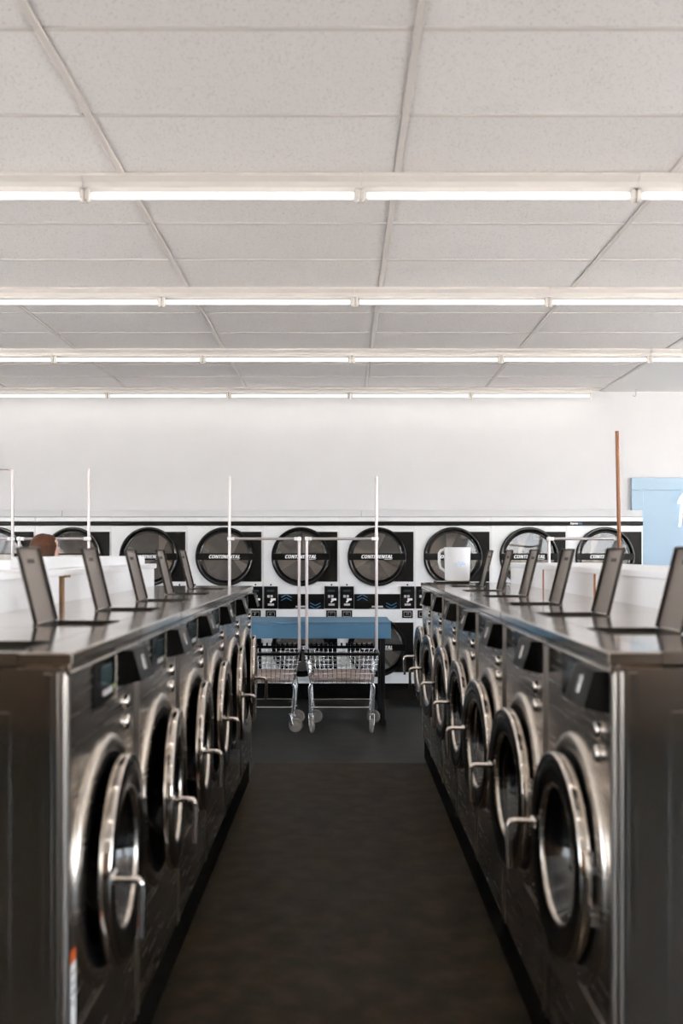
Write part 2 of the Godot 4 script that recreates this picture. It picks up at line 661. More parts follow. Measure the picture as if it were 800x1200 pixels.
func strip_lights() -> void:
	var L := 1.222
	var housing := G.new()
	housing.prism(PackedVector2Array([Vector2(-0.062, 0.0), Vector2(-0.062, -0.012), Vector2(-0.034, -0.030), Vector2(-0.030, -0.052), Vector2(0.030, -0.052), Vector2(0.034, -0.030), Vector2(0.062, -0.012), Vector2(0.062, 0.0)]), -L / 2 + 0.001, L / 2 - 0.001, Transform3D(Basis(Vector3.UP, PI / 2), Vector3.ZERO))
	var house := housing.mesh()
	var g := G.new()
	g.lathe([Vector2(0, -0.582), Vector2(0.009, -0.582), Vector2(0.0135, -0.579), Vector2(0.015, -0.572), Vector2(0.015, 0.572), Vector2(0.0135, 0.579), Vector2(0.009, 0.582), Vector2(0, 0.582)], 16, Transform3D(Basis(Vector3.UP, PI / 2), Vector3(0, -0.080, 0)))
	var glow := g.mesh()
	var socks := []
	for s in [-1.0, 1.0]:
		g = G.new()
		g.box(Vector3(s * (L / 2 - 0.0125), -0.078, 0), Vector3(0.023, 0.052, 0.030), 0.005)
		g.box(Vector3(s * (L / 2 - 0.009), -0.106, 0), Vector3(0.014, 0.008, 0.022), 0.002)
		socks.append(g.mesh())
	g = G.new()
	for s in [-1.0, 1.0]:
		for k in [0.035, 0.085, 0.12]:
			g.box(Vector3(s * (L / 2 - k), -0.0412, 0.0324), Vector3(0.016 if k < 0.1 else 0.007, 0.006, 0.002), 0.0, Transform3D(Basis(Vector3.RIGHT, 0.0), Vector3.ZERO))
	var slots := g.mesh()
	g = G.new()
	for s in [-1.0, 1.0]:
		g.box(Vector3(s * (L / 2 - 0.08), -0.0415, 0.0325), Vector3(0.155, 0.018, 0.0022), 0.001)
	var plates := g.mesh()
	# rows by depth; columns count tubes to the left of x = 2.528
	var rows := [[9.80, 6, 0], [7.97, 6, 1], [6.14, 6, 1], [4.31, 6, 1], [2.48, 6, 1], [0.65, 6, 1], [-1.18, 6, 1]]
	var rname := ["row against the dryer wall", "second row from the dryer wall", "third row from the dryer wall", "biggest row, fourth from the wall", "row out of frame overhead", "row above the camera", "row by the street"]
	var cname := ["sixth", "fifth", "fourth", "third", "second", "first"]
	for r in rows.size():
		var d: float = rows[r][0]
		for k in range(-int(rows[r][2]), int(rows[r][1])):
			var x := 2.528 - (k + 0.5) * L
			var where: String = "last" if k < 0 else cname[k]
			var t := thing("strip_light", Vector3(x, CEIL, -d), 0.0, "bare tube strip light, %s in the %s" % [where, rname[r]], "strip light", "bare tube strip lights on the ceiling")
			put(house, "housing", M["housing paint"], t)
			put(glow, "lamp_tube", M["tube glow"], t)
			for s in socks:
				put(s, "socket", M["housing paint"], t)
			var pl := put(plates, "end_plate", M["housing paint"], t)
			put(slots, "knockout", M["dark slot"], pl)
			if true:
				var a := AreaLight3D.new()
				a.name = "tube_light"
				a.area_size = Vector2(1.16, 0.036)
				a.light_color = Color(1.0, 0.985, 0.965)
				a.light_energy = 0.09
				a.area_range = 30.0
				a.area_attenuation = 2.0
				a.shadow_enabled = true
				t.add_child(a, true)
				a.position = Vector3(0, -0.100, 0)
				a.rotation.x = -PI / 2


# ---------------------------------------------------------------- dryers
func dryers() -> void:
	var n := 10
	var w := 0.774
	var edge := 3.071
	var first := make_dryer(w)
	first.set_meta("label", "")
	for k in n:
		var x := edge - (k + 0.5) * w
		var label: String
		match k:
			0: label = "white stacked dryer at the end of the wall beside the blue panel"
			1: label = "white stacked dryer second from the blue panel, glass mirroring the shop windows"
			2: label = "white stacked dryer directly behind the translucent white jug"
			3: label = "white stacked dryer behind the exposed end of the blue table"
			4: label = "white stacked dryer behind the cart with its tall post at the table end"
			5: label = "white stacked dryer behind the two inner cart posts"
			6: label = "white stacked dryer rising over the far end of the partition row washers"
			7: label = "white stacked dryer between the end of the white partition and the tall cart post"
			8: label = "white stacked dryer just beyond the auburn-haired person"
			_: label = "white stacked dryer at the far end of the wall, past the person"
		var o := first
		if k == 0:
			o.position = Vector3(x, 0, -FRONT_D)
			o.set_meta("label", label)
		else:
			o = copy_of(first, Vector3(x, 0, -FRONT_D), 0.0, label)
		o.set_meta("group", "stacked dryers along the back wall")
	# the maker's line name stands only on the last one's fascia strip
	var strip: Node3D = first.get_node("fascia_strip")
	put(lettering("Express", 0.026, 0.075, 0.2), "lettering", M["white print"], strip, Vector3(-0.315, 1.798, 0.0095))
	put(lettering("Dry", 0.026, 0.038, 0.2), "lettering", M["blue print"], strip, Vector3(-0.252, 1.798, 0.0095))


func make_dryer(w: float) -> Node3D:
	var t := thing("stacked_dryer", Vector3.ZERO, 0.0, "white stacked dryer", "dryer")
	var h := w / 2 - 0.0015
	var g := G.new()
	# cabinet behind the fronts, open to the front
	g.span(-h, 0.17, -0.78, -h + 0.01, 1.862, -0.004)
	g.span(h - 0.01, 0.17, -0.78, h, 1.862, -0.004)
	g.span(-h, 1.852, -0.78, h, 1.862, -0.004)
	g.span(-h, 0.17, -0.78, h, 0.18, -0.004)
	g.span(-h, 0.17, -0.79, h, 1.862, -0.78)
	put(g, "cabinet", M["enamel"], t)
	g = G.new()
	g.span(-w / 2, 0.0, -0.78, w / 2, 0.17, -0.02)
	put(g, "toe_kick", M["rubber base"], t)
	var up := 1.462
	var dn := 0.539
	g = G.new()
	g.holed(-h, 1.165, h, 1.776, 0, up, 0.262, -0.004, 0.0)
	put(g, "upper_panel", M["enamel"], t)
	g = G.new()
	g.holed(-h, 0.172, h, 0.833, 0, dn, 0.262, -0.004, 0.0)
	put(g, "lower_panel", M["enamel"], t)
	g = G.new()
	g.span(-h, 0.834, -0.004, h, 1.164, 0.0, 0.001)
	put(g, "middle_panel", M["enamel"], t)
	g = G.new()
	g.span(-h, 1.822, -0.004, h, 1.862, 0.002, 0.001)
	put(g, "top_panel", M["enamel"], t)
	g = G.new()
	g.span(-w / 2, 1.779, -0.004, w / 2, 1.8195, 0.008, 0.001)
	put(g, "fascia_strip", M["black plastic"], t)
	# two round doors and their drums
	for cy in [up, dn]:
		g = G.new()
		var poly := PackedVector2Array()
		var r := 0.268
		var a0 := asin(0.254 / r)
		for k in 25:
			poly.append(Vector2.from_angle(-a0 + 2 * a0 * k / 24) * r)
		poly.append(Vector2(0.370, 0.254))
		poly.append(Vector2(0.370, -0.254))
		g.prism(poly, 0.0005, 0.012)
		g.span(0.352, -0.254, 0.012, 0.356, 0.254, 0.016)
		put(g, "hinge_panel", M["black plastic"], t, Vector3(0, cy, 0))
		g = G.new()
		g.lathe([Vector2(0.243, 0.016), Vector2(0.262, 0.012), Vector2(0.268, 0.030), Vector2(0.280, 0.036), Vector2(0.294, 0.034), Vector2(0.302, 0.024), Vector2(0.302, 0.004)], 64, Transform3D.IDENTITY, true, 0.75)
		g.lathe([Vector2(0.243, -0.03), Vector2(0.243, 0.016)], 64, Transform3D.IDENTITY, true)
		var door := put(g, "door", M["black gloss"], t, Vector3(0, cy, 0))
		g = G.new()
		g.lathe([Vector2(0, 0.008), Vector2(0.242, 0.004)], 48, Transform3D.IDENTITY, true)
		put(g, "glass", M["door glass"], door)
		g = G.new()
		g.prism(PackedVector2Array([Vector2(-0.287, -0.034), Vector2(0.287, -0.034), Vector2(0.290, 0.0), Vector2(0.287, 0.034), Vector2(-0.287, 0.034), Vector2(-0.290, 0.0)]), 0.026, 0.0385)
		put(g, "door_bar", M["black plastic"], door)
		put(lettering("CONTINENTAL", 0.036, 0.315, 0.25), "lettering", M["white print"], door, Vector3(0, 0.001, 0.0398))
		g = G.new()
		g.span(0.070, -0.0275, 0.0383, 0.148, -0.0235, 0.0392)
		put(g, "underline", M["white print"], door)
		# drum: cylinder with lifters and a ribbed back
		g = G.new()
		g.lathe([Vector2(0.256, -0.02), Vector2(0.262, -0.04), Vector2(0.325, -0.05), Vector2(0.325, -0.56), Vector2(0.30, -0.575), Vector2(0.0, -0.57)], 48, Transform3D.IDENTITY, true)
		var drum := put(g, "drum", M["drum"], t, Vector3(0, cy, 0))
		for k in 6:
			g = G.new()
			var tr := Transform3D(Basis(Vector3(0, 0, 1), TAU * k / 6 + 0.35), Vector3.ZERO)
			g.prism(PackedVector2Array([Vector2(0.03, -0.012), Vector2(0.29, -0.080), Vector2(0.29, 0.060), Vector2(0.03, 0.010)]), -0.572, -0.555 - 0.006 * (k % 2), tr)
			put(g, "back_rib", M["drum rib"] if k % 2 else M["drum"], drum)
		for k in 3:
			g = G.new()
			var tr := Transform3D(Basis(Vector3(0, 0, 1), TAU * k / 3 + 0.9), Vector3.ZERO)
			g.prism(PackedVector2Array([Vector2(0.326, -0.06), Vector2(0.245, -0.012), Vector2(0.245, 0.012), Vector2(0.326, 0.06)]), -0.555, -0.06, tr)
			put(g, "lifter", M["drum rib"], drum)
	# control band with a coin meter at each end
	g = G.new()
	g.span(-0.232, 0.928, 0.0, 0.236, 1.082, 0.008, 0.002)
	var band := put(g, "control_band", M["black plastic"], t)
	for s in [[-0.150, 1.045, 1.0], [0.146, 0.963, -1.0]]:
		g = G.new()
		for row in 2:
			for side in [-1.0, 1.0]:
				var y: float = s[1] + (row - 0.5) * 0.032
				var tr := Transform3D(Basis(Vector3(0, 0, 1), -side * 0.5 * s[2]), Vector3(s[0] + side * 0.028, y, 0.0088))
				g.box(Vector3.ZERO, Vector3(0.058, 0.0065, 0.0018), 0.0, tr)
		put(g, "chevron", M["blue print"], band)
	g = G.new()
	g.span(-0.055, 0.945, 0.0078, 0.060, 0.962, 0.011, 0.002)
	put(g, "label_plate", M["meter print"], band)
	g = G.new()
	g.span(-0.075, 0.931, 0.0078, 0.080, 0.935, 0.009)
	put(g, "trim_line", M["meter print"], band)
	for mx in [-0.307, 0.310]:
		g = G.new()
		g.span(mx - 0.070, 0.933, 0.0, mx + 0.070, 1.160, 0.020, 0.004)
		var meter := put(g, "coin_meter", M["black plastic"], t)
		g = G.new()
		g.span(mx - 0.036, 1.046, 0.0195, mx - 0.012, 1.072, 0.0212)
		put(g, "button", M["meter print"], meter)
		g = G.new()
		g.span(mx - 0.004, 1.046, 0.0195, mx + 0.020, 1.072, 0.0212)
		put(g, "button", M["meter print"], meter)
		g = G.new()
		g.box(Vector3(mx + 0.024, 1.028, 0.0205), Vector3(0.050, 0.020, 0.002), 0.0, Transform3D.IDENTITY.translated(Vector3.ZERO))
		g.box(Vector3(0, 0, 0), Vector3(0.046, 0.016, 0.002), 0.0, Transform3D(Basis(Vector3(0, 0, 1), 0.8), Vector3(mx + 0.010, 1.014, 0.0206)))
		put(g, "coin_slot", M["white print"], meter)
		g = G.new()
		g.span(mx - 0.030, 0.965, 0.0195, mx + 0.032, 0.985, 0.0212)
		put(g, "price_label", M["meter print"], meter)
		g = G.new()
		g.span(mx - 0.040, 1.106, 0.0195, mx + 0.035, 1.124, 0.0208)
		put(g, "display", M["display"], meter)
		g = G.new()
		g.lathe([Vector2(0.009, 0.0), Vector2(0.009, 0.006), Vector2(0.0, 0.008)], 12, Transform3D(Basis.IDENTITY, Vector3(mx, 1.176, 0.0)), true)
		put(g, "lock_screw", M["black plastic"], t)
		g = G.new()
		g.span(mx - 0.054, 0.837, 0.0, mx + 0.054, 0.916, 0.010, 0.003)
		var plate := put(g, "coin_box", M["black plastic"], t)
		g = G.new()
		g.tube([Vector3(mx - 0.036, 0.853, 0.011), Vector3(mx + 0.036, 0.853, 0.011), Vector3(mx + 0.036, 0.900, 0.011), Vector3(mx - 0.036, 0.900, 0.011)], 0.003, 6, true)
		put(g, "coin_box_frame", M["meter print"], plate)
		g = G.new()
		g.lathe([Vector2(0.018, 0.010), Vector2(0.017, 0.018), Vector2(0.0, 0.019)], 16, Transform3D(Basis.IDENTITY, Vector3(mx, 0.877, 0.0)), true)
		put(g, "lock", M["chrome"], plate)
	return t


# ---------------------------------------------------------------- washers
func washers() -> void:
	var src := make_washer()
	var ang := [0.045, 0.06, 0.03, 0.075, 0.035, 0.05, 0.055]
	var places := ["at the near end", "second from the near end", "third from the near end", "fourth from the near end", "fifth from the near end", "sixth from the near end", "at the far end"]
	var used_src := false
	for row in 2:
		var cnt: int = 6 if row == 0 else 7
		var near: float = 2.093 if row == 0 else 2.112
		for i in cnt:
			var d := near + (i + 0.5) * PITCH
			var place: String = places[6] if i == cnt - 1 else places[i]
			var label: String = "steel washer %s of the %s" % [place, "row without the jug" if row == 0 else "row carrying the white jug"]
			var p := Vector3(-AISLE if row == 0 else AISLE, PLINTH, -d)
			var turn := PI / 2 if row == 0 else -PI / 2
			var o := src
			if used_src:
				o = copy_of(src, p, turn, label)
			else:
				used_src = true
				o.position = p
				o.rotation.y = turn
				o.set_meta("label", label)
			o.set_meta("group", "washers in the row facing the jug row" if row == 0 else "washers in the jug row")
			(o.get_node("door") as Node3D).rotation.y = ang[(i * 3 + row * 2) % 7]
			if row == 1 and i == 6:
				var lid: Node3D = o.get_node("dispenser_lid")
				lid.rotation.x = PI / 2
				lid.position.y = TOP - PLINTH + 0.010
	for row in 2:
		var near: float = 2.093 if row == 0 else 2.112
		var cnt: int = 6 if row == 0 else 7
		var s := -1.0 if row == 0 else 1.0
		var g := G.new()
		g.span(s * (AISLE + 0.012), 0.0, -(near + cnt * PITCH), s * (AISLE + 0.615), PLINTH, -near, 0.004)
		tag(put(g, "washer_plinth", M["rubber base"]), "low black plinth under the washer row %s" % ("beside the carton partition" if row == 0 else "that carries the white jug"), "plinth", "black washer plinths")


func make_washer() -> Node3D:
	var t := thing("front_load_washer", Vector3.ZERO, 0.0, "steel washer", "washer")
	var hw := PITCH / 2 - 0.003
	var top := TOP - PLINTH
	var depth := 0.62
	var g := G.new()
	# cabinet: sides with a pressed panel, back, floor
	for s in [-1.0, 1.0]:
		g = G.new()
		g.span(s * (hw - 0.012), 0.0, -depth, s * hw, top - 0.032, -0.004, 0.003)
		# raised border round a flat pressed field
		g.span(s * hw, 0.02, -0.050, s * (hw + 0.0022), top - 0.045, -0.030, 0.001)
		g.span(s * hw, top - 0.14, -0.56, s * (hw + 0.0016), top - 0.13, -0.12, 0.0008)
		g.span(s * hw, 0.10, -0.126, s * (hw + 0.0016), top - 0.13, -0.12, 0.0008)
		put(g, "side_panel", M["steel side"], t)
	g = G.new()
	g.span(-hw, 0.0, -depth, hw, top - 0.032, -depth + 0.01)
	g.span(-hw + 0.012, 0.0, -depth + 0.01, hw - 0.012, 0.012, -0.01)
	put(g, "back_panel", M["steel side"], t)
	# corner posts
	for s in [-1.0, 1.0]:
		g = G.new()
		g.rod(Vector3(s * (hw - 0.0165), 0.0, -0.0135), Vector3(s * (hw - 0.0165), top - 0.044, -0.0135), 0.0175, 28)
		put(g, "corner_post", M["corner steel"], t)
	var cy := 0.735 - PLINTH
	var seam := 0.43 - PLINTH
	g = G.new()
	g.holed(-hw + 0.018, seam + 0.002, hw - 0.018, top - 0.034, 0, cy, 0.262, -0.006, 0.0)
	put(g, "front_panel", M["steel"], t)
	g = G.new()
	g.span(-hw + 0.018, 0.004, -0.006, hw - 0.018, seam - 0.003, 0.003, 0.002)
	put(g, "kick_panel", M["steel"], t)
	g = G.new()
	g.rod(Vector3(-hw + 0.02, seam, 0.003), Vector3(hw - 0.02, seam, 0.003), 0.003, 6)
	put(g, "seam_bead", M["steel"], t)
	# worktop with the soap opening
	var x0 := -0.30
	var x1 := -0.10
	var z0 := -0.305
	var z1 := -0.105
	g = G.new()
	var yt := top
	var yb := top - 0.028
	g.span(-hw - 0.001, yb, z1, hw + 0.001, yt, 0.014, 0.0035)
	g.span(-hw - 0.001, yb, -depth - 0.004, hw + 0.001, yt, z0, 0.0)
	g.span(-hw - 0.001, yb, z0, x0, yt, z1, 0.0)
	g.span(x1, yb, z0, hw + 0.001, yt, z1, 0.0)
	put(g, "worktop", M["steel top"], t)
	g = G.new()
	g.span(-hw, yb - 0.016, -0.01, hw, yb, 0.0085, 0.003)
	g.rod(Vector3(-hw, yb - 0.017, 0.006), Vector3(hw, yb - 0.017, 0.006), 0.0055, 10)
	put(g, "worktop_lip", M["steel top"], t)
	g = G.new()
	for e in [[x0, z0, x1, z0 + 0.006], [x0, z1 - 0.006, x1, z1], [x0, z0, x0 + 0.006, z1], [x1 - 0.006, z0, x1, z1]]:
		g.span(e[0], yt - 0.10, e[1], e[2], yt + 0.0025, e[3], 0.001)
	g.span(x0, yt - 0.11, z0, x1, yt - 0.10, z1)
	put(g, "soap_dispenser", M["lid edge"], t)
	# lid, origin on the hinge line; stands open, leaning back
	g = G.new()
	var lh := 0.232
	g.span(-0.102, 0.0, -0.0025, 0.102, lh, 0.0, 0.0)
	var lid := put(g, "dispenser_lid", M["steel lid"], t, Vector3((x0 + x1) / 2, yt + 0.004, z0 - 0.004))
	g = G.new()
	g.span(-0.1045, 0.0, -0.003, -0.1005, lh, 0.009, 0.001)
	g.span(0.1005, 0.0, -0.003, 0.1045, lh, 0.009, 0.001)
	g.span(-0.104, lh - 0.003, -0.003, 0.104, lh + 0.002, 0.008, 0.001)
	put(g, "lid_flange", M["lid edge"], lid)
	g = G.new()
	g.span(-0.030, lh - 0.047, 0.0, 0.030, lh - 0.034, 0.002)
	put(g, "latch_slot", M["dark slot"], lid)
	g = G.new()
	g.rod(Vector3(-0.1, 0.0, -0.003), Vector3(0.1, 0.0, -0.003), 0.005, 8)
	put(g, "hinge", M["steel"], lid)
	lid.rotation.x = -0.24
	# control window: dark, lower edge bowed
	g = G.new()
	var poly := PackedVector2Array([Vector2(-0.135, top - 0.047), Vector2(0.080, top - 0.047), Vector2(0.080, top - 0.150)])
	for k in 9:
		var u := k / 8.0
		poly.append(Vector2(lerpf(0.07, -0.135, u), top - 0.150 - 0.020 * sin(PI * u * 0.5 + 0.1) + 0.012 * u))
	g.prism(poly, 0.0, 0.004)
	var win := put(g, "control_window", M["black gloss"], t)
	g = G.new()
	g.span(-0.060, top - 0.115, 0.004, 0.045, top - 0.066, 0.0055, 0.0006)
	put(g, "display", M["display"], win)
	g = G.new()
	g.span(-0.050, top - 0.140, 0.004, 0.050, top - 0.126, 0.005)
	put(g, "program_label", M["meter print"], win)
	g = G.new()
	g.lathe([Vector2(0.006, 0.0035), Vector2(0.005, 0.007), Vector2(0, 0.008)], 10, Transform3D(Basis.IDENTITY, Vector3(0.066, top - 0.128, 0)), true)
	put(g, "status_light", M["led green"], win)
	g = G.new()
	g.span(0.090, top - 0.170, 0.0, 0.106, top - 0.044, 0.006, 0.002)
	put(g, "window_trim", M["steel"], t)
	# coin head: a black box whose face leans out towards the bottom
	g = G.new()
	g.prism(PackedVector2Array([Vector2(0.0, top - 0.046), Vector2(-0.036, top - 0.046), Vector2(-0.060, top - 0.128), Vector2(0.0, top - 0.142)]), -0.085, 0.085, Transform3D(Basis(Vector3.UP, PI / 2), Vector3(0.235, 0, 0)))
	var head := put(g, "coin_head", M["black plastic"], t)
	g = G.new()
	g.box(Vector3.ZERO, Vector3(0.030, 0.040, 0.003), 0.001, Transform3D(Basis(Vector3.RIGHT, -0.285), Vector3(0.235, top - 0.085, 0.0485)))
	put(g, "coin_plate", M["steel side"], head)
	for y in [1.09 - PLINTH, 1.035 - PLINTH]:
		g = G.new()
		g.lathe([Vector2(0.022, 0.0), Vector2(0.021, 0.008), Vector2(0.014, 0.012), Vector2(0.0, 0.013)], 20, Transform3D(Basis.IDENTITY, Vector3(0.225, y, 0)), true)
		put(g, "lock", M["chrome"], t)
	# sticker near the lower outer edge
	g = G.new()
	g.span(-hw + 0.030, 0.445 - PLINTH, 0.0, -hw + 0.072, 0.595 - PLINTH, 0.001)
	var st := put(g, "warning_sticker", M["white print"], t)
	g = G.new()
	g.span(-hw + 0.030, 0.5955 - PLINTH, 0.0, -hw + 0.072, 0.622 - PLINTH, 0.001)
	put(g, "sticker_header", M["orange print"], st)
	g = G.new()
	for k in 4:
		g.span(-hw + 0.035, 0.57 - PLINTH - k * 0.022, 0.001, -hw + 0.066 - 0.006 * (k % 2), 0.574 - PLINTH - k * 0.022, 0.0013)
	put(g, "sticker_print", M["dark slot"], st)
	# collar round the opening, gasket and drum
	var c := Transform3D(Basis.IDENTITY, Vector3(0, cy, 0))
	g = G.new()
	g.lathe([Vector2(0.258, -0.01), Vector2(0.262, 0.010), Vector2(0.272, 0.016), Vector2(0.296, 0.013), Vector2(0.306, 0.006), Vector2(0.308, 0.0)], 56, c, true, 0.75)
	put(g, "door_collar", M["steel"], t)
	g = G.new()
	g.lathe([Vector2(0.262, 0.006), Vector2(0.245, 0.012), Vector2(0.225, 0.004), Vector2(0.215, -0.03), Vector2(0.235, -0.06), Vector2(0.205, -0.09)], 48, c, true, 0.3)
	put(g, "gasket", M["gasket"], t)
	g = G.new()
	g.lathe([Vector2(0.205, -0.09), Vector2(0.255, -0.10), Vector2(0.258, -0.42), Vector2(0.23, -0.44), Vector2(0.0, -0.43)], 40, c, true, 0.5)
	var drum := put(g, "drum", M["drum"], t)
	g = G.new()
	for k in 3:
		g.box(Vector3(0, -0.235, -0.26), Vector3(0.05, 0.05, 0.28), 0.015, c * Transform3D(Basis(Vector3(0, 0, 1), TAU * k / 3 + 0.5), Vector3.ZERO))
	put(g, "lifter", M["drum rib"], drum)
	# door, origin on its hinge at the right of the opening
	var hx := 0.262
	var dc := Transform3D(Basis.IDENTITY, Vector3(-hx, 0, 0))
	g = G.new()
	g.lathe([Vector2(0.176, 0.031), Vector2(0.200, 0.036), Vector2(0.238, 0.036), Vector2(0.2455, 0.032), Vector2(0.243, 0.016), Vector2(0.236, 0.002), Vector2(0.17, 0.002)], 64, dc, true, 0.8)
	var door := put(g, "door", M["black gloss"], t, Vector3(hx, cy, 0.013))
	g = G.new()
	g.lathe([Vector2(0.2435, 0.0355), Vector2(0.251, 0.037), Vector2(0.255, 0.0345), Vector2(0.2562, 0.030), Vector2(0.2562, 0.014), Vector2(0.254, 0.009), Vector2(0.238, 0.006)], 72, dc, true, 0.6)
	put(g, "outer_rim", M["chrome"], door)
	g = G.new()
	g.lathe([Vector2(0.164, 0.018), Vector2(0.166, 0.027), Vector2(0.171, 0.031), Vector2(0.177, 0.0315)], 64, dc, true, 0.3)
	put(g, "inner_rim", M["steel"], door)
	g = G.new()
	g.lathe([Vector2(0.0, -0.085), Vector2(0.06, -0.080), Vector2(0.11, -0.063), Vector2(0.145, -0.03), Vector2(0.164, 0.019)], 48, dc, false, 0.5)
	put(g, "glass", M["washer glass"], door)
	g = G.new()
	g.box(Vector3(-2 * hx + 0.045, 0.02, 0.034), Vector3(0.050, 0.030, 0.016), 0.006)
	g.tube([Vector3(-2 * hx + 0.030, 0.02, 0.030), Vector3(-2 * hx + 0.024, 0.02, 0.080), Vector3(-2 * hx + 0.024, 0.018, 0.094), Vector3(-2 * hx + 0.024, 0.010, 0.101), Vector3(-2 * hx + 0.024, -0.012, 0.103), Vector3(-2 * hx + 0.024, -0.110, 0.100)], 0.0095, 12)
	put(g, "handle", M["chrome"], door)
	g = G.new()
	for s in [-1.0, 1.0]:
		g = G.new()
		g.rod(Vector3(-0.004, s * 0.06 - 0.025, 0.006), Vector3(-0.004, s * 0.06 + 0.025, 0.006), 0.010, 10)
		g.span(-0.03, s * 0.06 - 0.016, 0.004, 0.0, s * 0.06 + 0.016, 0.014, 0.003)
		put(g, "hinge", M["steel"], door)
	return t


# ---------------------------------------------------------------- white partitions behind the washers
func partitions() -> void:
	for row in 2:
		var s := -1.0 if row == 0 else 1.0
		var far: float = 6.34 if row == 0 else 7.02
		var t := thing("pipe_partition", Vector3(s * 1.5, 0, -far / 2), 0.0, "long white partition behind the washers, %s" % ("with a carton and a loose board on top" if row == 0 else "jointed by two brown wooden strips"), "partition", "white partitions behind the washer rows")
		var off := Vector3(-s * 1.5, 0, far / 2)
		var top := 1.43
		var x0 := 1.222
		var x1 := 1.80
		var g := G.new()
		g.span(s * (x0 + 0.03), 0, -far + 0.02, s * (x1 - 0.03), top - 0.03, -2.12)
		put(g, "core", M["table frame"], t, off)
		var cuts: Array = [[2.10, 4.205], [4.275, 6.34]] if row == 0 else [[2.10, 4.675], [4.695, 5.87], [5.885, 7.02]]
		for c in cuts:
			g = G.new()
			g.span(s * x0, 0, -c[1], s * (x0 + 0.022), top - 0.03, -c[0], 0.002)
			put(g, "panel", M["partition white"], t, off)
		g = G.new()
		g.span(s * (x1 - 0.022), 0, -far, s * x1, top - 0.03, -2.10, 0.002)
		put(g, "panel", M["partition white"], t, off)
		g = G.new()
		g.span(s * (x0 + 0.022), 0, -far - 0.004, s * (x1 - 0.022), top - 0.03, -far + 0.018, 0.002)
		put(g, "end_panel", M["partition white"], t, off)
		g = G.new()
		g.span(s * (x0 + 0.022), 0, -2.12, s * (x1 - 0.022), top - 0.03, -2.10, 0.002)
		put(g, "end_panel", M["steel side"], t, off)
		g = G.new()
		g.span(s * (x0 - 0.014), top - 0.03, -far - 0.01, s * (x1 + 0.014), top, -2.095, 0.004)
		put(g, "cap_board", M["partition white"], t, off)
		if row == 0:
			g = G.new()
			g.span(s * (x0 - 0.004), 0.9, -4.275, s * (x0 + 0.03), top - 0.03, -4.245, 0.002)
			put(g, "wood_post", M["wood post"], t, off)
			g = G.new()
			g.span(s * (x0 - 0.018), top - 0.038, -4.32, s * x0, top - 0.028, -4.245, 0.002)
			put(g, "wood_cleat", M["wood post"], t, off)
		else:
			for d in [4.685, 5.8775]:
				g = G.new()
				g.span(s * (x0 - 0.004), 0.9, -d - 0.014, s * (x0 + 0.02), top - 0.03, -d + 0.014, 0.002)
				put(g, "wood_strip", M["wood strip"], t, off)
	var g2 := G.new()
	g2.span(-1.76, 1.4305, -6.30, -1.275, 1.480, -4.18, 0.004)
	tag(put(g2, "loose_board", M["partition white"]), "thick white board lying along the partition top near the person", "board")
	var b := thing("carton", Vector3(-1.47, 1.4305, -4.02), 0.1, "small white carton with a hand hole and grey lid on the partition", "carton")
	var g3 := G.new()
	g3.span(-0.12, 0.0, -0.05, 0.085, 0.040, 0.06, 0.002)
	put(g3, "box_body", M["partition white"], b)
	g3 = G.new()
	g3.span(-0.125, 0.040, -0.055, 0.09, 0.064, 0.065, 0.002)
	put(g3, "lid", M["carton grey"], b)
	g3 = G.new()
	g3.span(0.025, 0.008, 0.060, 0.050, 0.016, 0.0612)
	put(g3, "hand_hole", M["table frame"], b)


# ---------------------------------------------------------------- folding table
func table() -> void:
	var t := thing("folding_table", Vector3(-0.6, 0, -8.8), 0.0, "long blue laundry folding table on black legs before the dryers", "table")
	var x0 := -1.0
	var x1 := 1.03
	var g := G.new()
	g.span(x0, 0.878, -0.36, x1, 0.898, 0.35, 0.003)
	put(g, "tabletop", M["table blue"], t)
	g = G.new()
	g.span(x0, 0.755, 0.335, x1, 0.877, 0.352, 0.003)
	put(g, "apron", M["table blue"], t)
	g = G.new()
	g.span(x1 - 0.017, 0.755, -0.36, x1, 0.877, 0.334, 0.003)
	g.span(x0, 0.755, -0.36, x0 + 0.017, 0.877, 0.334, 0.003)
	put(g, "apron", M["table blue"], t)
	for x in [x0 + 0.07, x1 - 0.07]:
		for z in [-0.30, 0.31]:
			g = G.new()
			g.span(x - 0.02, 0.012, z - 0.02, x + 0.02, 0.877, z + 0.02, 0.004)
			g.span(x - 0.028, 0.0, z - 0.028, x + 0.028, 0.05, z + 0.028, 0.006)
			put(g, "leg", M["table frame"], t)
	g = G.new()
	g.span(x0 + 0.07, 0.70, -0.30 - 0.012, x1 - 0.07, 0.735, -0.30 + 0.012, 0.003)
	put(g, "stretcher", M["table frame"], t)


